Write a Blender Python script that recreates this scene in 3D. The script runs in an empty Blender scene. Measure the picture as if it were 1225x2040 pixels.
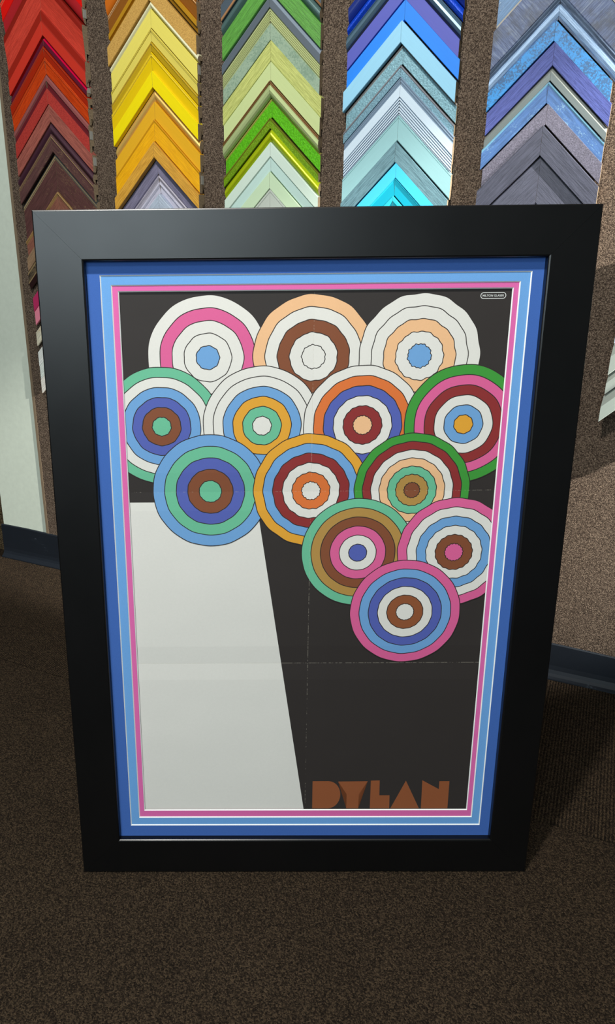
import bpy, bmesh, math, random
from mathutils import Matrix, Vector
random.seed(11)
scene = bpy.context.scene
COL = scene.collection

# ------------------------------------------------------------------ camera
CAM_H, PITCH, ROLL, FPX = 1.04266, 0.353367, -0.010695, 1474.0
cp, sp = math.cos(PITCH), math.sin(PITCH)
fwd, up0, rt0 = Vector((0, cp, -sp)), Vector((0, sp, cp)), Vector((1, 0, 0))
rt = rt0 * math.cos(ROLL) + up0 * math.sin(ROLL)
upv = up0 * math.cos(ROLL) - rt0 * math.sin(ROLL)
cam_data = bpy.data.cameras.new('camera')
cam = bpy.data.objects.new('camera', cam_data)
COL.objects.link(cam)
M3 = Matrix((rt, upv, -fwd)).transposed()
cam.matrix_world = Matrix.Translation((0, 0, CAM_H)) @ M3.to_4x4()
cam_data.sensor_fit = 'VERTICAL'
cam_data.sensor_height = 36.0
cam_data.lens = FPX / 2040.0 * 36.0
cam_data.shift_x = (612.5 - 470.28) / 2040.0
cam_data.clip_start = 0.05
scene.camera = cam

# wall frame: e runs to the right along the wall, n points into it
PSI, WALL_D = 0.465339, 1.78883
E_ = Vector((math.cos(PSI), -math.sin(PSI), 0))
N_ = Vector((math.sin(PSI), math.cos(PSI), 0))
def wpos(x, z, out=0.0):
    return E_ * x + N_ * (WALL_D - out) + Vector((0, 0, z))

# ------------------------------------------------------------------ world, exposure, lights
world = bpy.data.worlds.new('world')
scene.world = world
world.use_nodes = True
world.node_tree.nodes['Background'].inputs[0].default_value = (0.9, 0.95, 1.0, 1)
world.node_tree.nodes['Background'].inputs[1].default_value = 0.15
vs = scene.view_settings
vs.view_transform = 'Standard'
vs.look = 'None'
vs.gamma = 1.0
vs.use_curve_mapping = False
vs.exposure = 0.0

def aim(o, target):
    d = (Vector(target) - o.location).normalized()
    o.rotation_euler = d.to_track_quat('-Z', 'Y').to_euler()
def spot(name, loc, target, power, size_deg, blend, radius, col):
    l = bpy.data.lights.new(name, 'SPOT')
    l.energy, l.spot_size, l.spot_blend, l.shadow_soft_size, l.color = power, math.radians(size_deg), blend, radius, col
    o = bpy.data.objects.new(name, l); COL.objects.link(o); o.location = loc; aim(o, target)
    return o
def area(name, loc, target, power, sx, sy, col):
    l = bpy.data.lights.new(name, 'AREA')
    l.shape, l.size, l.size_y, l.energy, l.color = 'RECTANGLE', sx, sy, power, col
    o = bpy.data.objects.new(name, l); COL.objects.link(o); o.location = loc; aim(o, target)
    return o
# track heads on the ceiling that wash the sample wall
spot('track_head', (-0.35, 0.25, 2.62), (0.0, 1.35, 0.9), 172, 120, 0.9, 0.05, (1.0, 0.97, 0.92))
spot('track_head', (3.26, -0.64, 2.3), (1.08, 1.62, 0.85), 2200, 22.5, 0.35, 0.03, (1.0, 0.96, 0.9))
# ceiling fill added for ambient light; the shop window behind on the left
area('ceiling_fill', (-0.6, -1.0, 2.66), (-0.6, -1.0, 0), 24, 1.2, 0.6, (0.93, 1.0, 0.97))
area('window_light', (-1.0, -2.9, 1.95), (-0.1, 1.0, 1.1), 62, 2.2, 1.15, (0.80, 0.94, 1.0))

# ------------------------------------------------------------------ helpers
def lin(c):
    r = []
    for v in c:
        v = v / 255.0
        r.append(v / 12.92 if v <= 0.04045 else ((v + 0.055) / 1.055) ** 2.4)
    return (r[0], r[1], r[2], 1.0)

def obj(name, me, mats, parent=None, smooth=False):
    if isinstance(me, bmesh.types.BMesh):
        bmesh.ops.recalc_face_normals(me, faces=me.faces)
        m = bpy.data.meshes.new(name)
        me.to_mesh(m); me.free(); me = m
    for mm in (mats if isinstance(mats, (list, tuple)) else [mats]):
        me.materials.append(mm)
    if smooth:
        for f in me.polygons: f.use_smooth = True
    o = bpy.data.objects.new(name, me)
    COL.objects.link(o)
    if parent: o.parent = parent
    return o

def empty(name, loc=(0, 0, 0), rot=None):
    o = bpy.data.objects.new(name, None)
    o.empty_display_size = 0.05
    COL.objects.link(o)
    if rot is not None:
        o.matrix_world = Matrix.Translation(loc) @ rot.to_4x4()
    else:
        o.location = loc
    return o

def tag(o, label, cat, group=None):
    o['label'] = label; o['category'] = cat
    if group: o['group'] = group
def struct(o):
    o['kind'] = 'structure'
    return o

def add_box(bm, x0, x1, y0, y1, z0, z1, mi=0):
    v = [bm.verts.new((x, y, z)) for x in (x0, x1) for y in (y0, y1) for z in (z0, z1)]
    for q in ((0, 1, 3, 2), (4, 6, 7, 5), (0, 4, 5, 1), (2, 3, 7, 6), (0, 2, 6, 4), (1, 5, 7, 3)):
        f = bm.faces.new([v[i] for i in q]); f.material_index = mi
    return v

class NT:
    """a tiny node-tree writer"""
    def __init__(self, name):
        self.m = bpy.data.materials.new(name); self.m.use_nodes = True
        self.t = self.m.node_tree
        self.b = self.t.nodes['Principled BSDF']
    def n(self, kind, **kw):
        nd = self.t.nodes.new(kind)
        for k, v in kw.items(): setattr(nd, k, v)
        return nd
    def l(self, a, b): self.t.links.new(a, b)
    def coords(self, scale=(1, 1, 1)):
        tc = self.n('ShaderNodeTexCoord'); mp = self.n('ShaderNodeMapping')
        mp.inputs['Scale'].default_value = scale
        self.l(tc.outputs['Object'], mp.inputs['Vector'])
        return mp.outputs['Vector']
    def noise(self, vec, scale, detail=3, rough=0.6, dist=0.0):
        n = self.n('ShaderNodeTexNoise')
        n.inputs['Scale'].default_value = scale; n.inputs['Detail'].default_value = detail
        n.inputs['Roughness'].default_value = rough; n.inputs['Distortion'].default_value = dist
        self.l(vec, n.inputs['Vector'])
        return n.outputs['Fac']
    def ramp(self, fac, stops):
        r = self.n('ShaderNodeValToRGB')
        el = r.color_ramp.elements
        el[0].position, el[0].color = stops[0]
        el[1].position, el[1].color = stops[-1]
        for p_, c_ in stops[1:-1]:
            x = el.new(p_); x.color = c_
        self.l(fac, r.inputs['Fac'])
        return r.outputs['Color']
    def mix(self, fac, a, b):
        mx = self.n('ShaderNodeMix', data_type='RGBA')
        for s, v in ((mx.inputs[0], fac), (mx.inputs[6], a), (mx.inputs[7], b)):
            if hasattr(v, 'links'): self.l(v, s)
            else: s.default_value = v
        return mx.outputs[2]
    def math(self, op, a, b=None):
        mt = self.n('ShaderNodeMath', operation=op)
        for i, v in enumerate((a, b)):
            if v is None: continue
            if hasattr(v, 'links'): self.l(v, mt.inputs[i])
            else: mt.inputs[i].default_value = v
        return mt.outputs[0]
    def bump(self, h, strength, dist):
        b = self.n('ShaderNodeBump')
        b.inputs['Strength'].default_value = strength; b.inputs['Distance'].default_value = dist
        self.l(h, b.inputs['Height']); self.l(b.outputs['Normal'], self.b.inputs['Normal'])
    def set(self, rough=0.5, metal=0.0, spec=0.5, col=None):
        self.b.inputs['Roughness'].default_value = rough
        self.b.inputs['Metallic'].default_value = metal
        self.b.inputs['Specular IOR Level'].default_value = spec
        if col is not None:
            if hasattr(col, 'links'): self.l(col, self.b.inputs['Base Color'])
            else: self.b.inputs['Base Color'].default_value = col
        return self.m

def mul(c, k): return (min(c[0] * k, 1), min(c[1] * k, 1), min(c[2] * k, 1), 1)

_cache = {}
def finish(rgb, pat='paint', rough=0.42, rgb2=None):
    """moulding finishes: paint, satin, gloss, metal, wood, speck, mottle, distress, cross, leather, foil"""
    key = (rgb, pat, rough, rgb2)
    if key in _cache: return _cache[key]
    c = lin(rgb); c2 = lin(rgb2) if rgb2 else None
    t = NT('moulding_' + pat)
    if pat == 'paint':
        v = t.coords((3, 30, 30)); f = t.noise(v, 12, 2)
        m = t.set(rough, 0, 0.4, t.ramp(f, [(0.3, mul(c, 0.98)), (0.7, mul(c, 1.02))]))
    elif pat == 'wood':
        v = t.coords((7, 190, 90)); f = t.noise(v, 4, 6, 0.75, 0.4)
        a = c2 or mul(c, 0.55)
        m = t.set(rough, 0, 0.35, t.ramp(f, [(0.38, a), (0.5, c), (0.60, mul(c, 1.3))]))
        t.bump(f, 0.35, 0.002)
    elif pat == 'speck':
        v = t.coords((1, 1, 1)); f = t.noise(v, 420, 3, 0.7)
        m = t.set(rough, 0.15, 0.5, t.ramp(f, [(0.36, c2 or mul(c, 0.7)), (0.5, c), (0.66, mul(c, 1.25))]))
        t.bump(f, 0.3, 0.001)
    elif pat == 'mottle':
        v = t.coords((1, 1, 1)); f = t.noise(v, 260, 5, 0.75, 0.6); g = t.noise(v, 35, 2)
        s = t.math('ADD', f, t.math('MULTIPLY', t.math('SUBTRACT', g, 0.5), 0.5))
        m = t.set(rough, 0.05, 0.5, t.ramp(s, [(0.44, c2 or mul(c, 0.5)), (0.54, c)]))
    elif pat == 'distress':
        v = t.coords((1, 2.4, 2.4)); f = t.noise(v, 190, 6, 0.8, 0.5); g = t.noise(v, 16, 2)
        s = t.math('ADD', f, t.math('MULTIPLY', t.math('SUBTRACT', g, 0.5), 0.45))
        b = t.noise(t.coords((5, 60, 40)), 6, 4)
        base = t.ramp(b, [(0.35, mul(c, 0.75)), (0.65, mul(c, 1.2))])
        m = t.set(rough, 0, 0.4, t.mix(t.ramp(s, [(0.60, (0, 0, 0, 1)), (0.68, (1, 1, 1, 1))]), base, c2 or mul(c, 2)))
        t.bump(f, 0.2, 0.001)
    elif pat == 'cross':
        v = t.coords((140, 8, 30)); f = t.noise(v, 3, 6, 0.75, 0.2)
        v2 = t.coords((1, 1, 1)); g = t.noise(v2, 26, 4, 0.7)
        base = t.ramp(f, [(0.3, lin((66, 72, 88))), (0.5, c), (0.7, c2 or mul(c, 1.4))])
        m = t.set(rough, 0, 0.4, t.mix(t.ramp(g, [(0.38, (0.75, 0.75, 0.75, 1)), (0.6, (0, 0, 0, 1))]), base, lin((84, 86, 92))))
        t.bump(f, 0.3, 0.001)
    elif pat == 'leather':
        v = t.coords((1, 1, 1)); f = t.noise(v, 520, 4, 0.7)
        m = t.set(rough, 0.45, 0.5, t.ramp(f, [(0.38, mul(c, 0.6)), (0.55, c), (0.68, mul(c, 1.5))]))
        t.bump(f, 0.5, 0.001)
    elif pat == 'metal':
        v = t.coords((2, 40, 40)); f = t.noise(v, 14, 2)
        m = t.set(max(rough, .36), 0.35, 0.5, t.ramp(f, [(0.3, mul(c, 0.92)), (0.7, mul(c, 1.06))]))
    elif pat == 'foil':
        v = t.coords((1, 1, 1)); f = t.noise(v, 300, 3, 0.6)
        m = t.set(max(rough, .4), 0.3, 0.5, t.ramp(f, [(0.3, mul(c, 0.72)), (0.7, mul(c, 1.2))]))
        t.bump(f, 0.6, 0.0012)
    _cache[key] = m
    return m

def plain(name, rgb, rough=0.5, spec=0.5, metal=0.0):
    t = NT(name)
    v = t.coords(); f = t.noise(v, 60, 2); c = lin(rgb)
    return t.set(rough, metal, spec, t.ramp(f, [(0.3, mul(c, 0.96)), (0.7, mul(c, 1.03))]))

def carpet(name, cols, scale, bump_d, stretch=(1, 1, 1), blotch=6.0, rough=0.95, ribs=0.0):
    t = NT(name)
    v = t.coords(stretch)
    vo = t.n('ShaderNodeTexVoronoi'); vo.inputs['Scale'].default_value = scale
    vo.inputs['Randomness'].default_value = 0.9
    t.l(v, vo.inputs['Vector'])
    f = t.noise(v, scale * 0.55, 4, 0.75)
    g = t.noise(t.coords(), blotch, 3)
    sep = t.n('ShaderNodeSeparateColor'); t.l(vo.outputs['Color'], sep.inputs[0])
    s = t.math('ADD', t.math('MULTIPLY', sep.outputs[0], 0.45), t.math('MULTIPLY', f, 0.65))
    rib = None
    if ribs:
        sx = t.n('ShaderNodeSeparateXYZ'); t.l(t.coords(), sx.inputs[0])
        rib = t.math('SINE', t.math('MULTIPLY', sx.outputs[0], 2 * math.pi / ribs))
        s = t.math('ADD', s, t.math('MULTIPLY', rib, 0.13))
    col = t.ramp(s, [(0.28, lin(cols[0])), (0.55, lin(cols[1])), (0.85, lin(cols[2]))])
    shade = t.ramp(g, [(0.3, (0.86, 0.86, 0.86, 1)), (0.7, (1, 1, 1, 1))])
    mx = t.n('ShaderNodeMix', data_type='RGBA', blend_type='MULTIPLY'); mx.inputs[0].default_value = 1
    t.l(col, mx.inputs[6]); t.l(shade, mx.inputs[7])
    m = t.set(rough, 0, 0.1, mx.outputs[2])
    h = t.math('SUBTRACT', t.math('MULTIPLY', f, 0.6), vo.outputs['Distance'])
    if rib: h = t.math('ADD', h, t.math('MULTIPLY', rib, 0.25))
    t.bump(h, 0.7, bump_d)
    return m

M_FLOOR = carpet('brown_loop_carpet', ((22, 17, 13), (49, 40, 31), (88, 73, 56)), 500, 0.0025)
M_FLOOR_RIB = carpet('brown_ribbed_carpet', ((22, 17, 13), (48, 39, 30), (86, 71, 54)), 420, 0.003, (1.3, 0.9, 1), ribs=0.0062)
M_WALLCARPET = carpet('taupe_wall_carpet', ((38, 32, 27), (90, 76, 65), (142, 125, 108)), 620, 0.0015, (1, 1, 0.85))
M_PAINT = plain('pale_green_paint', (206, 216, 202), 0.5)
M_ROOM = plain('cream_room_paint', (150, 148, 140), 0.8)
M_CEIL = plain('ceiling_tile', (200, 200, 196), 0.9)
M_EDGE = plain('taupe_edge_strip', (124, 108, 88), 0.5)
M_VINYL = plain('blue_black_vinyl', (33, 39, 47), 0.32)
M_RAW = None

# ------------------------------------------------------------------ the room
ROT_W = Matrix((E_, N_, Vector((0, 0, 1)))).transposed()     # wall frame axes as a rotation
def wallobj(name, bm, mats, parent=None):
    o = obj(name, bm, mats, parent)
    if parent is None:
        o.matrix_world = Matrix.Translation(N_ * WALL_D) @ ROT_W.to_4x4()
    return o
# in wall-frame meshes: x along the wall, y into it (0 = carpet face), z up
XL, XR, YB, ZC = -4.2, 3.4, -6.4, 2.75
bm = bmesh.new(); add_box(bm, XL, XR, YB, 0.3, -0.06, -0.009)
floor = struct(wallobj('floor', bm, plain('floor_screed', (40, 36, 32), 0.9)))
SEAM = -0.538
for (y0, y1, m) in ((YB, SEAM - 0.0012, M_FLOOR), (SEAM + 0.0012, 0.3, M_FLOOR_RIB)):
    bm = bmesh.new(); add_box(bm, XL, XR, y0, y1, -0.009, 0.0)
    wallobj('carpet_sheet', bm, m, floor)
bm = bmesh.new(); add_box(bm, -1.806, XR, 0.002, 0.12, 0, ZC)
wall = struct(wallobj('wall_back', bm, M_PAINT))
bm = bmesh.new(); add_box(bm, -1.606, XR, 0.0, 0.002, 0.09, ZC)
wallobj('carpet_covering', bm, M_WALLCARPET, wall)
bm = bmesh.new(); add_box(bm, -1.6155, -1.606, -0.001, 0.002, 0.09, ZC)
wallobj('edge_strip', bm, M_EDGE, wall)
bm = bmesh.new(); add_box(bm, XL, -1.807, 0.035, 0.12, 0, ZC)
struct(wallobj('wall_left', bm, carpet('brown_wall_carpet', ((44, 36, 26), (88, 74, 54), (120, 104, 80)), 240, 0.004)))
for nm, bx in (('wall_side', (XL - 0.1, XL, YB, 0.3)), ('wall_right', (XR, XR + 0.1, YB, 0.3)), ('wall_front', (XL, XR, YB - 0.1, YB))):
    bm = bmesh.new(); add_box(bm, *bx, 0, ZC)
    struct(wallobj(nm, bm, M_ROOM))
bm = bmesh.new(); add_box(bm, XL, XR, YB, 0.3, ZC, ZC + 0.1)
struct(wallobj('ceiling', bm, M_CEIL))
# vinyl cove base: thin strip that curls out on to the carpet at its toe
def cove(x0, x1, seed, ret=False):
    bm = bmesh.new()
    prof = [(-0.0035, 0.0), (-0.0035, 0.0)]
    prof = [(0.0018, 0.001), (-0.020, 0.001), (-0.0195, 0.004), (-0.0135, 0.0075), (-0.0085, 0.0135), (-0.0055, 0.022), (-0.0042, 0.034), (-0.0042, 0.104), (-0.0025, 0.1065), (0.0018, 0.1065)]
    rnd = random.Random(seed)
    n = 46
    rows = []
    for i in range(n + 1):
        x = x0 + (x1 - x0) * i / n
        dz = 0.0016 * math.sin(i * 1.3) + rnd.uniform(-0.0008, 0.0008)
        zs = 0.1195 + (0.090 - 0.1195) * (x + 1.81) / 1.93
        rows.append([bm.verts.new((x, y, z if z < 0.05 else z - 0.1065 + zs + dz)) for y, z in prof])
    for a, b in zip(rows, rows[1:]):
        for k in range(len(prof) - 1):
            bm.faces.new((a[k], a[k + 1], b[k + 1], b[k]))
        bm.faces.new((a[-1], a[0], b[0], b[-1]))
    bm.faces.new(rows[0]); bm.faces.new(rows[-1][::-1])
    return bm
def vinyl_mat():
    t = NT('blue_black_vinyl_base')
    v = t.coords((1, 1, 3)); f = t.noise(v, 22, 6, 0.8, 0.5); g = t.noise(t.coords((1, 1, 1)), 9, 2)
    s = t.math('ADD', f, t.math('MULTIPLY', t.math('SUBTRACT', g, 0.5), 0.6))
    col = t.ramp(s, [(0.0, lin((20, 25, 32))), (0.66, lin((24, 30, 38))), (0.80, lin((92, 100, 110)))])
    return t.set(0.5, 0, 0.35, col)
base = struct(wallobj('baseboard_back', cove(-1.813, XR, 3), vinyl_mat()))

# ------------------------------------------------------------------ corner samples
M_RAW = finish((152, 134, 108), 'wood', 0.8, (126, 108, 84))
M_STICK = plain('white_sticker', (168, 168, 160), 0.6)

def P_flat(): return [(0, -0.0015, 0), (0.03, 0, 0), (0.97, 0, 0), (1, -0.0012, 0)]
def P_bevel(): return [(0, -0.012, 1), (0.40, 0, 0), (0.97, 0, 0), (1, -0.001, 0)]
def P_rim(w=0.22, drop=0.004): return [(0, -0.001, 1), (0.03, 0, 1), (w, 0, 1), (w + 0.07, -drop, 0), (0.97, -drop, 0), (1, -drop - 0.001, 0)]
def P_round(h=0.011, n=9):
    return [(i / n, -h * (1 - math.sin(math.pi * i / n)) * 1.0, 0) for i in range(n + 1)]
def P_half(h=0.012, n=8):      # quarter round that falls away to the inner edge
    return [(0, -0.0015, 0), (0.03, 0, 0)] + [(0.15 + 0.85 * math.sin(a), -h * (1 - math.cos(a)), 0) for a in [math.pi / 2 * i / n for i in range(n + 1)]]
def P_out(h=0.012, n=8):       # quarter round that rises from the outer edge
    return [(0.9 - 0.9 * math.sin(a), -h * (1 - math.cos(a)), 0) for a in [math.pi / 2 * (n - i) / n for i in range(n + 1)]] + [(1, -0.001, 0)]
def P_scoop(h=0.010, n=8, a0=0.1):
    r = [(0, -0.001, 1), (a0 * 0.4, 0, 1), (a0, 0, 0)]
    return r + [(a0 + (1 - a0) * i / n, -h * math.sin(math.pi / 2 * i / n), 0) for i in range(1, n + 1)]
def P_reeds(n=5, frac=0.45, h=0.0022, first=0.03):
    r = [(0, -h, 1)]
    w = (frac - first) / n
    for i in range(n):
        a = first + i * w
        r += [(a + 0.02 * w, -h, 1), (a + 0.25 * w, -0.3 * h, 1), (a + 0.5 * w, 0, 1), (a + 0.8 * w, -0.3 * h, 1)]
    return r + [(frac, -h, 1), (frac + 0.04, -h * 1.6, 0), (frac + 0.08, -h * 0.7, 0), (0.97, -h * 0.7, 0), (1, -h, 0)]
def P_steps(): return [(0, -0.001, 0), (0.03, 0, 0), (0.42, 0, 0), (0.46, -0.0035, 1), (0.52, -0.001, 1), (0.58, -0.0045, 1), (0.64, -0.0065, 2), (0.72, -0.005, 2), (0.80, -0.009, 2), (0.96, -0.0095, 2), (1, -0.011, 2)]
def P_cap(): return [(0, -0.012, 1), (0.35, -0.0005, 0), (0.97, 0, 0), (1, -0.0015, 0)]
def P_two(cut=0.45, drop=0.004): return [(0, -0.001, 0), (0.03, 0, 0), (cut, 0, 0), (cut + 0.05, -drop, 1), (0.97, -drop - 0.001, 1), (1, -drop - 0.002, 1)]
def P_lines(): return [(0, -0.002, 0), (0.06, 0, 0), (0.10, 0, 1), (0.13, -0.0015, 1), (0.16, 0, 0), (0.22, 0, 1), (0.25, -0.002, 0), (0.96, -0.003, 0), (1, -0.0045, 0)]
def P_piped(): return [(0, 0, 1), (0.10, 0.0005, 1), (0.14, -0.001, 0), (0.88, -0.001, 0), (0.92, 0.0003, 1), (1, -0.0005, 1)]
def P_weathered(): return [(0, -0.001, 0), (0.02, 0, 0), (0.60, -0.003, 0), (0.62, -0.005, 1), (0.655, -0.001, 1), (0.70, -0.005, 1), (0.73, -0.0015, 1), (0.77, -0.005, 2), (0.81, -0.001, 2), (0.88, -0.0005, 2), (0.94, -0.004, 2), (0.96, -0.006, 1), (1, -0.007, 1)]
def P_ribbed(): 
    r = [(0, -0.003, 1), (0.04, -0.001, 1), (0.08, -0.0025, 1), (0.12, -0.0005, 1), (0.17, -0.002, 1), (0.21, 0, 0), (0.52, 0, 0), (0.545, -0.003, 1)]
    for i in range(5):
        a = 0.56 + i * 0.085
        r += [(a, -0.0008, 0), (a + 0.045, -0.0008, 1), (a + 0.052, -0.0036, 1), (a + 0.076, -0.0036, 0)]
    return r + [(1, -0.002, 1)]
def P_stitch(): return [(0, -0.0015, 0), (0.04, 0, 0), (0.10, 0, 1), (0.115, -0.0006, 1), (0.13, 0, 0), (0.96, 0, 0), (1, -0.002, 0)]

R2 = math.sqrt(0.5)
ROT_R = Matrix(((R2, R2, 0), (0, 0, -1), (-R2, R2, 0)))
ROT_L = Matrix(((R2, -R2, 0), (0, 0, -1), (R2, R2, 0)))

def rail_mesh(prof, U, depth, hw, side, nmat):
    """one leg of a corner: profile swept from the mitre to the plumb-cut end"""
    pts = [(t * U, depth + d, m) for t, d, m in prof]
    rab = min(0.40 * U, 0.013)
    lip = max(0.45 * depth, 0.006)
    back = [(U, pts[-1][1] - 0.0001 if False else min(lip, pts[-1][1] - 0.002), nmat), (U - rab, min(lip, pts[-1][1] - 0.002), nmat), (U - rab, 0.0, nmat), (0.0, 0.0, 0)]
    allp = pts[:-1] + [(pts[-1][0], pts[-1][1], 0)] + back
    bm = bmesh.new()
    A, B = [], []
    g = 0.00025
    for u, w, m in allp:
        s0 = u + g if side > 0 else -u - g
        s1 = u + hw / R2 if side > 0 else -u - hw / R2
        A.append(bm.verts.new((s0, -u, w)))
        B.append(bm.verts.new((s1, -u, w)))
    k = len(allp)
    for i in range(k):
        j = (i + 1) % k
        f = bm.faces.new((A[i], A[j], B[j], B[i]))
        f.material_index = allp[i][2] if i < k - 1 else pts[0][2]
    ea = bm.faces.new(A); eb = bm.faces.new(B[::-1])
    ea.material_index = eb.material_index = nmat
    bmesh.ops.triangulate(bm, faces=[ea, eb])
    return bm

def corner_sample(xc, z_o, z_i, hw, depth, prof, mats, label, group, sticker=False, yaw=0.0, lift=0.0):
    U = (z_o - z_i) * R2
    rot = ROT_W @ Matrix.Rotation(yaw, 3, 'Z')
    t = empty('corner_sample', wpos(xc, z_o, lift + 0.0006), rot)
    tag(t, label, 'frame sample', group)
    mm = list(mats) + [M_RAW]
    used = max(m for _, _, m in prof)
    while len(mm) < used + 2: mm.insert(len(mm) - 1, mm[0])
    for side, R in ((1, ROT_R), (-1, ROT_L)):
        bm = rail_mesh(prof, U, depth, hw, side, len(mm) - 1)
        o = obj('rail', bm, mm, t)
        o.matrix_local = R.to_4x4()
    if sticker:
        bm = bmesh.new()
        h = (z_o - z_i)
        zc = -hw - h * 0.36
        add_box(bm, hw + 0.0001, hw + 0.0006, -min(0.8 * depth, 0.017), -0.004, zc - min(0.010, h * 0.27), zc + min(0.010, h * 0.27))
        obj('sticker', bm, M_STICK, t)
    return t

F = finish
def col_build(name, xc, hw, z_top, rows, sticker_rate=0.0, yaw=0.0, lift=0.0, gap=0.0007):
    z = z_top
    rnd = random.Random(name)
    for r in rows:
        if r[0] is None: z = r[1]; continue
        z_i, depth, prof, mats, label = r[:5]
        j = rnd.uniform(-0.0025, 0.0025); jh = rnd.uniform(-0.002, 0.0025)
        corner_sample(xc + j, z - gap, z_i, hw + jh, depth, prof, mats, label, 'corner samples in the %s column' % name, rnd.random() < sticker_rate, yaw, lift)
        z = z_i

# ---- red column
RED = [
 (1.717, .022, P_lines(), [F((222, 22, 16), 'paint', .25), F((245, 120, 90), 'paint')], 'bright scarlet glossy frame corner sample, topmost in the red column'),
 (1.681, .021, P_half(), [F((172, 34, 40), 'paint', .3)], 'crimson rounded frame corner sample just below the scarlet one'),
 (1.599, .022, P_scoop(.006, 8, .22), [F((196, 62, 46), 'wood', .4, (176, 48, 36)), F((138, 30, 20), 'paint', .35)], 'broad brick red scooped frame corner sample with darker outer band'),
 (1.542, .021, P_two(.40, -.002), [F((150, 32, 18), 'paint', .4), F((200, 52, 36), 'paint', .4)], 'two tone dark and light red frame corner sample above the pink edged one'),
 (1.519, .020, P_bevel(), [F((92, 24, 44), 'paint', .3), F((206, 10, 62), 'paint', .3)], 'narrow maroon frame corner sample with hot pink sloped edge'),
 (1.494, .022, P_lines(), [F((160, 38, 12), 'gloss' if False else 'paint', .2), F((206, 90, 60), 'paint', .2)], 'narrow glossy rust red frame corner sample under the pink edged one'),
 (1.454, .021, P_lines(), [F((188, 62, 16), 'wood', .25, (164, 44, 10)), F((200, 80, 40), 'paint', .2)], 'glossy orange rust frame corner sample with a fine edge line'),
 (1.385, .021, [(0, -.003, 1), (.06, 0, 1), (.20, 0, 1), (.25, -.004, 2), (.42, -.004, 2), (.46, -.001, 0), (.97, 0, 0), (1, -.001, 0)], [F((178, 56, 48), 'speck', .5, (158, 44, 40)), F((142, 80, 78), 'paint', .35), F((96, 26, 34), 'paint', .4)], 'matte red frame corner sample with mauve rim and dark maroon groove'),
 (1.342, .021, P_flat(), [F((152, 84, 72), 'wood', .6, (112, 52, 46))], 'weathered reddish brown wood grain frame corner sample in the red column'),
 (1.314, .021, P_round(.009), [F((66, 38, 50), 'paint', .35)], 'dark aubergine rounded frame corner sample in the red column'),
 (1.270, .021, P_lines(), [F((88, 58, 56), 'distress', .5, (140, 116, 84)), F((160, 136, 96), 'paint', .4)], 'mauve brown distressed frame corner sample with thin gold edge'),
 (1.171, .015, [(0, -.010, 1), (.06, -.001, 1), (.10, 0, 2), (.14, -.0008, 1), (.17, 0, 2), (.19, -.001, 0), (.97, -.001, 0), (1, -.002, 0)], [F((84, 52, 50), 'distress', .5, (130, 104, 76)), F((52, 56, 54), 'paint', .4), F((152, 130, 96), 'paint', .4)], 'wide dark brown distressed frame corner sample with gold outer bead'),
 (1.124, .019, [(0, -.001, 1), (.08, 0, 1), (.18, -.003, 1), (.22, -.004, 0), (1, -.006, 0)], [F((132, 84, 68), 'wood', .5, (98, 58, 48)), F((150, 118, 74), 'wood', .45, (116, 86, 50))], 'pinkish brown wood frame corner sample with gold lip'),
 (1.086, .019, P_flat(), [F((138, 112, 86), 'wood', .55, (118, 94, 70))], 'flat tan brown frame corner sample low in the red column'),
 (1.039, .020, [(0, -.002, 1), (.10, 0, 1), (.15, -.001, 0), (.55, -.001, 0), (.6, 0, 1), (.68, -.001, 2), (1, -.008, 2)], [F((96, 82, 62), 'mottle', .45, (44, 38, 32)), F((140, 120, 86), 'paint', .4), F((46, 28, 28), 'paint', .35)], 'black and gold patterned frame corner sample, lowest brown one at the left'),
 (None, 1.013),
 (.972, .015, P_flat(), [F((176, 44, 92), 'paint', .45)], 'raspberry pink frame corner sample peeking out left of the black frame'),
 (.932, .015, P_flat(), [F((222, 130, 150), 'paint', .45)], 'light pink frame corner sample peeking out left of the black frame'),
 (None, .914),
 (.872, .013, P_flat(), [F((206, 202, 180), 'distress', .5, (190, 160, 110))], 'cream streaked frame corner sample peeking out below the light pink one'),
 (None, .856),
 (.812, .013, P_flat(), [F((204, 208, 204), 'wood', .5, (186, 194, 190))], 'whitewashed frame corner sample, upper of the three at the left edge'),
 (.770, .013, P_flat(), [F((196, 204, 198), 'wood', .5, (176, 190, 182))], 'pale green white washed frame corner sample, middle of the three at the left edge'),
 (.727, .013, P_flat(), [F((206, 204, 196), 'wood', .5, (190, 184, 176))], 'off white washed frame corner sample, lowest of all at the left edge'),
]
col_build('red', -1.4325, .128, 1.760, RED, .5)

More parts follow.
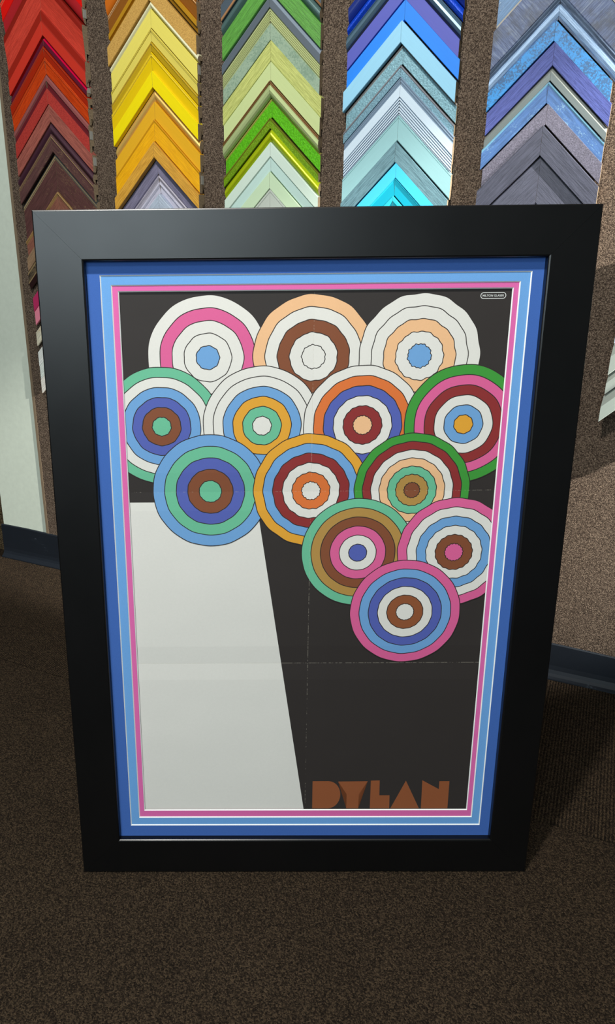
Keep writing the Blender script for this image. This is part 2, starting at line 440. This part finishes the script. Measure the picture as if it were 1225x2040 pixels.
# ---- yellow column
YEL = [
 (1.687, .021, P_half(), [F((198, 104, 24), 'paint', .3)], 'burnt orange frame corner sample, topmost in the yellow column'),
 (1.648, .021, P_lines(), [F((158, 96, 32), 'metal', .35), F((230, 196, 150), 'paint', .3)], 'bronze brown frame corner sample with pale edge line'),
 (1.622, .022, P_rim(.5, .006), [F((150, 106, 16), 'metal', .4), F((206, 150, 34), 'metal', .35)], 'antique gold stepped frame corner sample above the tan gold one'),
 (1.579, .022, P_flat(), [F((204, 160, 82), 'speck', .5, (186, 140, 66))], 'flat tan gold frame corner sample in the yellow column'),
 (1.562, .023, P_round(.008), [F((226, 224, 186), 'paint', .35)], 'narrow cream rounded frame corner sample in the yellow column'),
 (1.522, .020, P_flat(), [F((228, 214, 100), 'paint', .45)], 'pale lemon flat frame corner sample under the cream one'),
 (1.494, .021, P_lines(), [F((220, 204, 94), 'paint', .4), F((200, 180, 60), 'paint', .3)], 'narrow pale lemon frame corner sample with incised edge lines'),
 (1.473, .021, P_lines(), [F((212, 176, 28), 'metal', .42), F((236, 214, 120), 'paint', .3)], 'narrow satin golden yellow frame corner sample'),
 (1.432, .021, P_lines(), [F((224, 190, 12), 'paint', .32), F((240, 216, 90), 'paint', .3)], 'deep yellow frame corner sample with thin raised edge'),
 (1.395, .026, P_flat(), [F((244, 222, 6), 'paint', .4)], 'bright canary yellow flat frame corner sample'),
 (1.366, .020, P_round(.008), [F((226, 184, 98), 'metal', .38)], 'pale gold rounded frame corner sample under the canary yellow one'),
 (1.325, .020, P_flat(), [F((228, 172, 36), 'paint', .4)], 'amber flat frame corner sample above the thicker amber one'),
 (1.276, .026, P_rim(.06, .0008), [F((236, 170, 12), 'wood', .4, (226, 158, 8)), F((200, 140, 10), 'paint', .4)], 'deep amber frame corner sample standing proud with shade painted on its outer side'),  # darker rim colour stands for the shade on the outer side
 (1.239, .030, P_flat(), [F((212, 158, 58), 'wood', .5, (186, 128, 36))], 'golden oak grain frame corner sample, above the lavender grey one'),
 (None, 1.2385),
 (1.155, .012, P_steps(), [F((120, 116, 140), 'wood', .55, (94, 92, 116)), F((178, 172, 184), 'wood', .5, (152, 148, 164)), F((190, 188, 204), 'wood', .5, (170, 168, 186))], 'lavender grey stepped wood frame corner sample in the yellow column'),
 (1.085, .016, P_flat(), [F((178, 190, 206), 'wood', .5, (160, 172, 192))], 'pale blue grey frame corner sample at the foot of the yellow column'),
]
col_build('yellow', -1.1035, .1245, 1.720, YEL, .15)

# ---- green column
GRN = [
 (1.634, .021, [(0, -.002, 0), (.05, 0, 0), (.78, 0, 0), (.82, .001, 1), (.95, 0, 1), (1, -.001, 1)], [F((84, 98, 110), 'metal', .4), F((176, 128, 86), 'metal', .35)], 'slate blue frame corner sample with copper inner bead'),
 (1.604, .023, P_round(.010), [F((86, 116, 114), 'metal', .35)], 'teal grey rounded metallic frame corner sample in the green column'),
 (1.556, .020, P_flat(), [F((84, 148, 56), 'wood', .45, (64, 120, 40))], 'grass green wood grain frame corner sample'),
 (1.526, .022, P_cap(), [F((88, 98, 108), 'paint', .4), F((140, 152, 168), 'paint', .35)], 'slate grey frame corner sample with pale sloped outer edge'),
 (1.464, .020, P_reeds(5, .42), [F((150, 172, 148), 'mottle', .5, (124, 150, 128)), F((178, 186, 132), 'paint', .4)], 'sage frame corner sample with five reeds and a mottled face'),
 (1.422, .020, P_flat(), [F((184, 190, 108), 'wood', .5, (156, 164, 80))], 'olive lime wood grain frame corner sample'),
 (1.383, .021, P_flat(), [F((194, 208, 146), 'paint', .5)], 'plain sage lime flat frame corner sample'),
 (1.349, .026, [(0, -.001, 1), (.05, 0, 1), (.14, -.002, 1), (.19, -.001, 1), (.22, -.003, 0), (.35, -.0005, 0), (.55, 0, 0), (.75, -.002, 0), (.9, -.006, 0), (1, -.011, 0)], [F((184, 200, 140), 'metal', .45), F((142, 104, 64), 'metal', .4)], 'pale green rounded frame corner sample with copper brown bead'),
 (1.309, .013, P_rim(.06, .0015), [F((96, 190, 16), 'foil', .38), F((190, 190, 90), 'metal', .3)], 'bright metallic green frame corner sample with fine gold edge'),
 (1.286, .016, P_rim(.14, .0015), [F((118, 158, 14), 'foil', .4), F((130, 130, 40), 'metal', .35)], 'narrow olive green foil frame corner sample with bronze edge'),
 (1.257, .022, P_round(.010), [F((186, 204, 22), 'metal', .28)], 'shiny lime yellow rounded frame corner sample'),
 (1.194, .020, P_two(.48, .004), [F((206, 224, 210), 'paint', .4), F((190, 218, 210), 'paint', .45)], 'minty white two step frame corner sample'),
 (1.156, .018, P_flat(), [F((196, 220, 184), 'paint', .5)], 'pale mint green frame corner sample below the minty white one'),
 (1.09, .017, P_stitch(), [F((186, 194, 184), 'paint', .5), F((150, 158, 150), 'paint', .5)], 'grey white frame corner sample at the foot of the green column'),
]
col_build('green', -.7885, .1220, 1.668, GRN, .0)

# ---- bright blue column
BLU = [
 (1.595, .021, P_half(), [F((24, 44, 122), 'paint', .25)], 'glossy navy frame corner sample, topmost in the bright blue column'),
 (1.572, .022, P_round(.008), [F((10, 70, 206), 'foil', .3)], 'royal blue sparkling rounded frame corner sample'),
 (1.540, .021, [(0, -.004, 0), (.1, -.001, 0), (.16, -.003, 0), (.3, 0, 0), (.5, .001, 0), (.68, -.002, 0), (.76, -.004, 0), (.8, -.006, 1), (1, -.008, 1)], [F((92, 120, 138), 'metal', .32), F((18, 26, 48), 'paint', .4)], 'steel blue grey rounded frame corner sample with black inner lip'),
 (1.505, .021, P_flat(), [F((84, 90, 182), 'paint', .45)], 'periwinkle flat frame corner sample'),
 (1.467, .021, P_flat(), [F((28, 132, 240), 'paint', .42)], 'azure blue flat frame corner sample under the periwinkle one'),
 (1.426, .026, P_flat(), [F((150, 208, 236), 'paint', .45)], 'sky blue flat frame corner sample under the azure one'),
 (1.388, .013, P_rim(.09, .001), [F((122, 164, 176), 'foil', .45), F((170, 166, 162), 'metal', .35)], 'textured teal silver frame corner sample with pewter edge'),
 (1.364, .015, P_rim(.16, .001), [F((112, 150, 166), 'foil', .45), F((134, 134, 140), 'metal', .35)], 'narrow textured blue grey frame corner sample with pewter edge'),
 (1.292, .021, P_ribbed(), [F((206, 224, 238), 'paint', .35), F((126, 146, 166), 'paint', .4)], 'icy white blue frame corner sample with fine dark ribs'),
 (1.241, .019, P_stitch(), [F((148, 194, 198), 'paint', .5), F((116, 160, 164), 'paint', .5)], 'duck egg blue flat frame corner sample with stitched edge line'),
 (1.199, .019, P_flat(), [F((104, 140, 150), 'wood', .5, (72, 104, 114))], 'teal grey wood grain frame corner sample'),
 (1.167, .019, P_flat(), [F((72, 200, 246), 'paint', .4)], 'bright cyan flat frame corner sample'),
 (1.131, .017, P_rim(.06, .001), [F((10, 172, 198), 'paint', .4), F((40, 190, 214), 'paint', .35)], 'turquoise frame corner sample under the bright cyan one'),
 (1.08, .017, P_rim(.2, .002), [F((10, 160, 184), 'paint', .4), F((50, 196, 218), 'paint', .35)], 'turquoise ridged frame corner sample at the foot of the bright blue column'),
]
col_build('bright blue', -.4855, .1200, 1.625, BLU, .0)

# ---- slate blue column
SLA = [
 (1.544, .021, [(0, -.001, 0), (.03, 0, 0), (.9, 0, 0), (.93, .001, 1), (1, 0, 1)], [F((104, 136, 172), 'distress', .5, (190, 206, 214)), F((190, 184, 172), 'paint', .45)], 'light denim blue distressed frame corner sample, topmost at the right'),
 (1.434, .022, P_weathered(), [F((96, 110, 146), 'cross', .5, (148, 160, 178)), F((102, 118, 140), 'wood', .45, (60, 72, 92)), F((156, 184, 216), 'wood', .4, (120, 148, 184))], 'wide weathered blue grey frame corner sample with ridged inner edge'),
 (1.398, .020, P_flat(), [F((46, 140, 210), 'mottle', .42, (48, 92, 136))], 'vivid blue mottled frame corner sample'),
 (1.356, .020, P_flat(), [F((76, 86, 150), 'wood', .5, (50, 58, 116))], 'indigo wood grain frame corner sample'),
 (1.330, .021, P_bevel(), [F((104, 112, 110), 'metal', .42), F((162, 168, 160), 'metal', .38)], 'narrow pewter grey slope edged frame corner sample'),
 (1.291, .020, P_rim(.10, .001), [F((68, 104, 156), 'distress', .5, (150, 190, 206)), F((98, 146, 172), 'paint', .45)], 'denim blue scuffed frame corner sample with pale scratches'),
 (1.252, .020, P_flat(), [F((112, 108, 122), 'leather', .45)], 'grey violet pebbled frame corner sample'),
 (1.196, .024, P_flat(), [F((70, 72, 86), 'wood', .45, (52, 54, 66))], 'charcoal wood grain frame corner sample, upper of two'),
 (1.106, .017, P_flat(), [F((76, 78, 92), 'wood', .45, (56, 58, 70))], 'charcoal wood grain frame corner sample touching the black frame top, lower of two'),
]
col_build('slate blue', -.1845, .1160, 1.600, SLA, .0)

# ---- white column at the right edge, turned a little on its hook
WHT = [
 (.986, .030, P_flat(), [F((168, 178, 190), 'paint', .4)], 'grey blue frame corner sample just peeking in above the ice blue one'),
 (.945, .036, P_flat(), [F((196, 210, 226), 'paint', .4)], 'pale ice blue frame corner sample at the right edge above the grey white ones'),
 (.880, .036, P_bevel(), [F((188, 198, 188), 'paint', .4), F((170, 178, 168), 'paint', .4)], 'grey white slope edged frame corner sample under the ice blue one'),
 (.838, .036, P_bevel(), [F((192, 202, 192), 'paint', .4), F((166, 174, 164), 'paint', .4)], 'grey white slope edged frame corner sample, second from the bottom at the right edge'),
 (.783, .040, P_bevel(), [F((190, 202, 192), 'paint', .4), F((160, 168, 160), 'paint', .4)], 'grey white slope edged frame corner sample, lowest at the right edge'),
]
col_build('white', .122, .1160, 1.045, WHT, .0, yaw=-.20, lift=.024)

# ------------------------------------------------------------------ the framed poster
FX, FY, FPHI, FLEAN, FW, FH = -.27461, 1.00289, .012033, .075523, .7730, 1.0852
fe = Vector((math.cos(FPHI), -math.sin(FPHI), 0))
fn = Vector((math.sin(FPHI), math.cos(FPHI), 0))
fup = Vector((0, 0, math.cos(FLEAN))) + fn * math.sin(FLEAN)
fback = fup.cross(fe)
if fback.dot(fn) < 0: fback = -fback
ROT_F = Matrix((fe, fback, fup)).transposed()
FDEP = 0.026
pic = empty('framed_poster', Vector((FX, FY, 0.0005)), ROT_F)
tag(pic, 'tall black framed poster with blue and pink mats leaning back on the brown carpet', 'framed poster')

def black_satin():
    t = NT('black_satin_wood')
    v = t.coords(); f = t.noise(v, 700, 2); g = t.noise(v, 5, 3)
    t.bump(f, 0.05, 0.0004)
    m = t.set(0.42, 0, 0.5, t.ramp(g, [(0.3, lin((9, 10, 11))), (0.7, lin((12, 12, 13)))]))
    t.l(t.ramp(g, [(0.3, (.30, .30, .30, 1)), (0.7, (.34, .34, .34, 1))]), t.b.inputs['Roughness'])
    return m
M_BLACK = black_satin()
RW = 0.0668
prof = [(0, FDEP), (0, .0018), (.0006, .0006), (.0018, 0), (.0640, 0), (.0658, .0006), (.0668, .0020), (.0668, .0113), (.0600, .0113), (.0600, FDEP)]
def frame_rail(side):
    bm = bmesh.new()
    A, B = [], []
    g = .0001
    for u, y in prof:
        if side == 'top':    a, b = (u + g, y, FH - u), (FW - u - g, y, FH - u)
        elif side == 'bottom': a, b = (u + g, y, u), (FW - u - g, y, u)
        elif side == 'left': a, b = (u, y, u + g), (u, y, FH - u - g)
        else:                a, b = (FW - u, y, u + g), (FW - u, y, FH - u - g)
        A.append(bm.verts.new(a)); B.append(bm.verts.new(b))
    k = len(prof)
    for i in range(k):
        j = (i + 1) % k
        bm.faces.new((A[i], A[j], B[j], B[i]))
    ea = bm.faces.new(A); eb = bm.faces.new(B[::-1])
    bmesh.ops.triangulate(bm, faces=[ea, eb])
    return bm
for s in ('top', 'bottom', 'left', 'right'):
    obj('frame_rail', frame_rail(s), M_BLACK, pic)

def mat_paper(rgb):
    t = NT('mat_paper'); v = t.coords(); f = t.noise(v, 900, 2); c = lin(rgb)
    t.bump(f, 0.05, 0.0003)
    return t.set(0.85, 0, 0.2, t.ramp(f, [(0.3, mul(c, .96)), (0.7, mul(c, 1.04))]))
M_CORE = mat_paper((244, 246, 244))
def mat_board(o_, i_, y0, th, m, label):
    """o_/i_ = (x0, x1, z0, z1); face at y0, bevel runs in to the back by th"""
    bm = bmesh.new()
    def loop(r, y): return [bm.verts.new(p) for p in ((r[0], y, r[2]), (r[1], y, r[2]), (r[1], y, r[3]), (r[0], y, r[3]))]
    def strip(a, b):
        for i in range(4):
            j = (i + 1) % 4
            bm.faces.new((a[i], a[j], b[j], b[i]))
    of, inf, ob, inb = loop(o_, y0), loop(i_, y0), loop(o_, y0 + th * .97), loop(i_, y0 + th * .97)
    strip(of, inf); strip(of, ob); strip(ob, inb)
    o = obj('mat_board', bm, m, pic)
    o['label'] = label
    bm = bmesh.new()
    k = (i_[0] + th, i_[1] - th, i_[2] + th, i_[3] - th)
    strip(loop((i_[0] + .00002, i_[1] - .00002, i_[2] + .00002, i_[3] - .00002), y0 + .0001), loop(k, y0 + th * .97))
    obj('bevel', bm, M_CORE, o)
OUT = (.061, FW - .061, .061, FH - .061)
mat_board(OUT, (.0856, .6900, .0876, 1.0003), .0115, .0015, mat_paper((66, 106, 182)), 'royal blue outer mat')
mat_board(OUT, (.1004, .6758, .1023, .9870), .0130, .0015, mat_paper((112, 168, 228)), 'sky blue middle mat')
mat_board(OUT, (.1096, .6672, .1155, .9786), .0145, .0015, mat_paper((226, 108, 174)), 'pink inner mat')

# printed sheet: fold lines are relief and wear in the paper, inks are flat print on it
CR_X, CR_Z1, CR_Z2 = .388, .6842, .3955
def ink(rgb, wear=0.5, rough=0.62):
    t = NT('printed_ink'); c = lin(rgb)
    tc = t.n('ShaderNodeTexCoord'); sx = t.n('ShaderNodeSeparateXYZ')
    t.l(tc.outputs['Object'], sx.inputs[0])
    X, Z = sx.outputs[0], sx.outputs[2]
    dist = None; hs = None
    for ax, k in ((X, CR_X), (Z, CR_Z1), (Z, CR_Z2)):
        d = t.math('ABSOLUTE', t.math('SUBTRACT', ax, k))
        dist = d if dist is None else t.math('MINIMUM', dist, d)
        h = t.math('MULTIPLY', t.math('MINIMUM', t.math('DIVIDE', d, .030), 1.0), .0018 if ax is Z else .0012)
        hs = h if hs is None else t.math('ADD', hs, h)
    v = t.coords(); f = t.noise(v, 300, 3, .7); g = t.noise(v, 7, 2); w = t.noise(v, 5, 2)
    col = t.ramp(f, [(.25, mul(c, .98)), (.75, mul(c, 1.02))])
    line = t.math('MULTIPLY', t.math('LESS_THAN', dist, .00045), t.math('GREATER_THAN', t.math('ADD', f, t.math('MULTIPLY', g, .7)), 1.02 - wear * .30))
    m = t.set(rough, 0, .35, t.mix(t.math('MULTIPLY', line, .28), col, lin((196, 188, 170))))
    t.bump(t.math('ADD', hs, t.math('MULTIPLY', w, .004)), 0.55, 1.0)
    return m
INK = dict(black=ink((50, 45, 43)), line=ink((46, 40, 38)), white=ink((228, 226, 219)), teal=ink((108, 190, 152)),
           sky=ink((112, 164, 216)), blue=ink((84, 98, 178)), brown=ink((132, 76, 48)), pink=ink((222, 98, 152)),
           gold=ink((228, 164, 52)), orange=ink((222, 116, 54)), maroon=ink((142, 46, 46)), green=ink((62, 152, 58)),
           peach=ink((240, 190, 142)), tan=ink((180, 140, 72)), rust=ink((146, 84, 50)))
YP = .0176
bm = bmesh.new(); add_box(bm, .092, .686, YP, YP + .0004, .098, .994)
sheet = obj('poster_sheet', bm, INK['black'], pic)
def poly_bm(pts, y):
    bm = bmesh.new()
    f = bm.faces.new([bm.verts.new((x, y, z)) for x, z in pts])
    bmesh.ops.triangulate(bm, faces=[f])
    return bm
def printed(name, pts, layer, key, label=None):
    o = obj(name, poly_bm(pts, YP - .00008 * layer), INK[key], sheet)
    if label: o['label'] = label
    return o
PX0, PX1, PZ0, PZ1 = .094, .684, .100, .992
# plain off-white field with a straight slanted edge
printed('printed_field', [(PX0, PZ0), (.388, PZ0), (.305, .668), (PX0, .668)], 1, 'white', 'off-white slanted field')

def ring_disc(cx, cz, R, keys, layer, seed):
    """overlapping scallop disc: concentric printed rings with thin dark key lines, clipped to the sheet"""
    rnd = random.Random(seed)
    n = 180
    bm = bmesh.new(); mats = []; y = YP - .00008 * layer
    wob = [rnd.uniform(-1, 1) for _ in range(6)]
    def rad(r, a): return r + 0.0006 * (wob[0] * math.sin(9 * a + wob[1] * 3) + wob[2] * math.sin(17 * a + wob[3] * 3))
    def pt(r, a):
        q = rad(r, a) if r > 0 else 0
        return (min(max(cx + q * math.cos(a), PX0), PX1), y, min(max(cz + q * math.sin(a), PZ0), PZ1))
    lw = .0013
    k = len(keys)
    bands = []
    for i in range(k):
        r1 = R * (1 - i / k); r0 = R * (1 - (i + 1) / k)
        bands.append((r1, r1 - lw, 'line')); bands.append((r1 - lw, r0, keys[i]))
    for ra, rb, key in bands:
        if INK[key] not in mats: mats.append(INK[key])
        mi = mats.index(INK[key])
        A = [bm.verts.new(pt(ra, 2 * math.pi * j / n)) for j in range(n)]
        if rb > 1e-6:
            B = [bm.verts.new(pt(rb, 2 * math.pi * j / n)) for j in range(n)]
            for j in range(n):
                bm.faces.new((A[j], A[(j + 1) % n], B[(j + 1) % n], B[j])).material_index = mi
        else:
            bm.faces.new(A).material_index = mi
    bmesh.ops.dissolve_degenerate(bm, dist=1e-7, edges=bm.edges)
    return obj('printed_rings', bm, mats, sheet)
DISCS = [
 (.235, .885, .088, ['white', 'pink', 'white', 'white', 'sky']),
 (.388, .885, .088, ['peach', 'white', 'brown', 'white', 'white']),
 (.541, .885, .088, ['white', 'white', 'peach', 'white', 'sky']),
 (.1645, .785, .088, ['teal', 'white', 'sky', 'blue', 'brown', 'teal']),
 (.3135, .785, .088, ['white', 'white', 'sky', 'gold', 'teal', 'white']),
 (.4625, .785, .088, ['white', 'orange', 'blue', 'white', 'maroon', 'peach']),
 (.6115, .785, .088, ['green', 'pink', 'maroon', 'white', 'sky', 'gold']),
 (.235, .685, .088, ['sky', 'teal', 'blue', 'brown', 'teal']),
 (.388, .685, .088, ['gold', 'sky', 'maroon', 'white', 'orange', 'white']),
 (.541, .685, .088, ['green', 'maroon', 'white', 'peach', 'teal', 'tan', 'brown']),
 (.4625, .585, .088, ['teal', 'tan', 'brown', 'pink', 'white', 'blue']),
 (.6115, .585, .088, ['pink', 'white', 'sky', 'white', 'brown', 'pink']),
 (.541, .485, .088, ['pink', 'sky', 'blue', 'white', 'rust', 'white']),
]
for i, (cx, cz, R, keys) in enumerate(DISCS):
    ring_disc(cx, cz, R, keys, 2 + i * .6, i)

# lettering
LT = {
 'D': [(.4003, .1719), (.4277, .1719)] + [(.4277 + .0207 * math.sin(a), .1447 + .0272 * math.cos(a)) for a in [math.pi * i / 14 for i in range(1, 14)]] + [(.4277, .1174), (.4005, .1174)],
 'Y': [(.4440, .1712), (.4945, .1716), (.4801, .1456), (.4801, .1174), (.4594, .1174), (.4594, .1456)],
 'L': [(.4998, .1728), (.5149, .1732), (.5155, .1435), (.5330, .1435), (.5336, .1174), (.5001, .1174)],
 'A': [(.5596, .1726), (.5848, .1172), (.5356, .1172)],
 'N': [(.5875, .1733), (.6167, .1556), (.6167, .1713), (.6338, .1713), (.6340, .1171), (.5883, .1171)],
}
for ch in 'DYLAN':
    printed('letter', LT[ch], 2, 'rust')
# small credit in a rounded outline
M_CRED = ink((226, 228, 224), 0)
def pill(x0, x1, z0, z1, w, y):
    bm = bmesh.new(); r = (z1 - z0) / 2; zc = (z0 + z1) / 2
    def ring(rr):
        pts = []
        for i in range(11):
            a = -math.pi / 2 + math.pi * i / 10
            pts.append((x1 - r + rr * math.cos(a), y, zc + rr * math.sin(a)))
        for i in range(11):
            a = math.pi / 2 + math.pi * i / 10
            pts.append((x0 + r + rr * math.cos(a), y, zc + rr * math.sin(a)))
        return [bm.verts.new(p) for p in pts]
    A, B = ring(r), ring(r - w)
    k = len(A)
    for i in range(k):
        bm.faces.new((A[i], A[(i + 1) % k], B[(i + 1) % k], B[i]))
    return bm
obj('credit_outline', pill(.6222, .6584, .9633, .9722, .0009, YP - .0002), M_CRED, sheet)
cu = bpy.data.curves.new('credit', 'FONT')
cu.body = 'MILTON GLASER'; cu.align_x = 'CENTER'; cu.align_y = 'CENTER'; cu.size = .0046; cu.offset = .00003
tmp = bpy.data.objects.new('credit', cu); COL.objects.link(tmp)
bpy.context.view_layer.update()
me = bpy.data.meshes.new_from_object(tmp.evaluated_get(bpy.context.evaluated_depsgraph_get()))
bpy.data.objects.remove(tmp)
xs = [v.co.x for v in me.vertices]; ys = [v.co.y for v in me.vertices]
kx = .0300 / (max(xs) - min(xs)); cyy = (max(ys) + min(ys)) / 2; cxx = (max(xs) + min(xs)) / 2
for v in me.vertices:
    v.co = (.6403 + (v.co.x - cxx) * kx, YP - .0002, .96775 + (v.co.y - cyy) * kx * 1.05)
obj('credit_text', me, M_CRED, sheet)

# back of the frame: dust cover and the easel leg it stands on
M_KRAFT = plain('kraft_paper', (120, 92, 62), 0.85)
bm = bmesh.new(); add_box(bm, .063, FW - .063, .0182, .0225, .063, FH - .063)
obj('backing_board', bm, M_KRAFT, pic)
bm = bmesh.new()
yb = .30; zb = yb * math.tan(FLEAN)
a = [(.34, FDEP - .0035, .74), (.43, FDEP - .0035, .74), (.47, yb, zb + .003), (.30, yb, zb + .003)]
vf = [bm.verts.new(p) for p in a]; vb = [bm.verts.new((x, y + .008, z)) for x, y, z in a]
bm.faces.new(vf); bm.faces.new(vb[::-1])
for i in range(4):
    bm.faces.new((vf[i], vf[(i + 1) % 4], vb[(i + 1) % 4], vb[i]))
obj('easel_leg', bm, M_BLACK, pic)
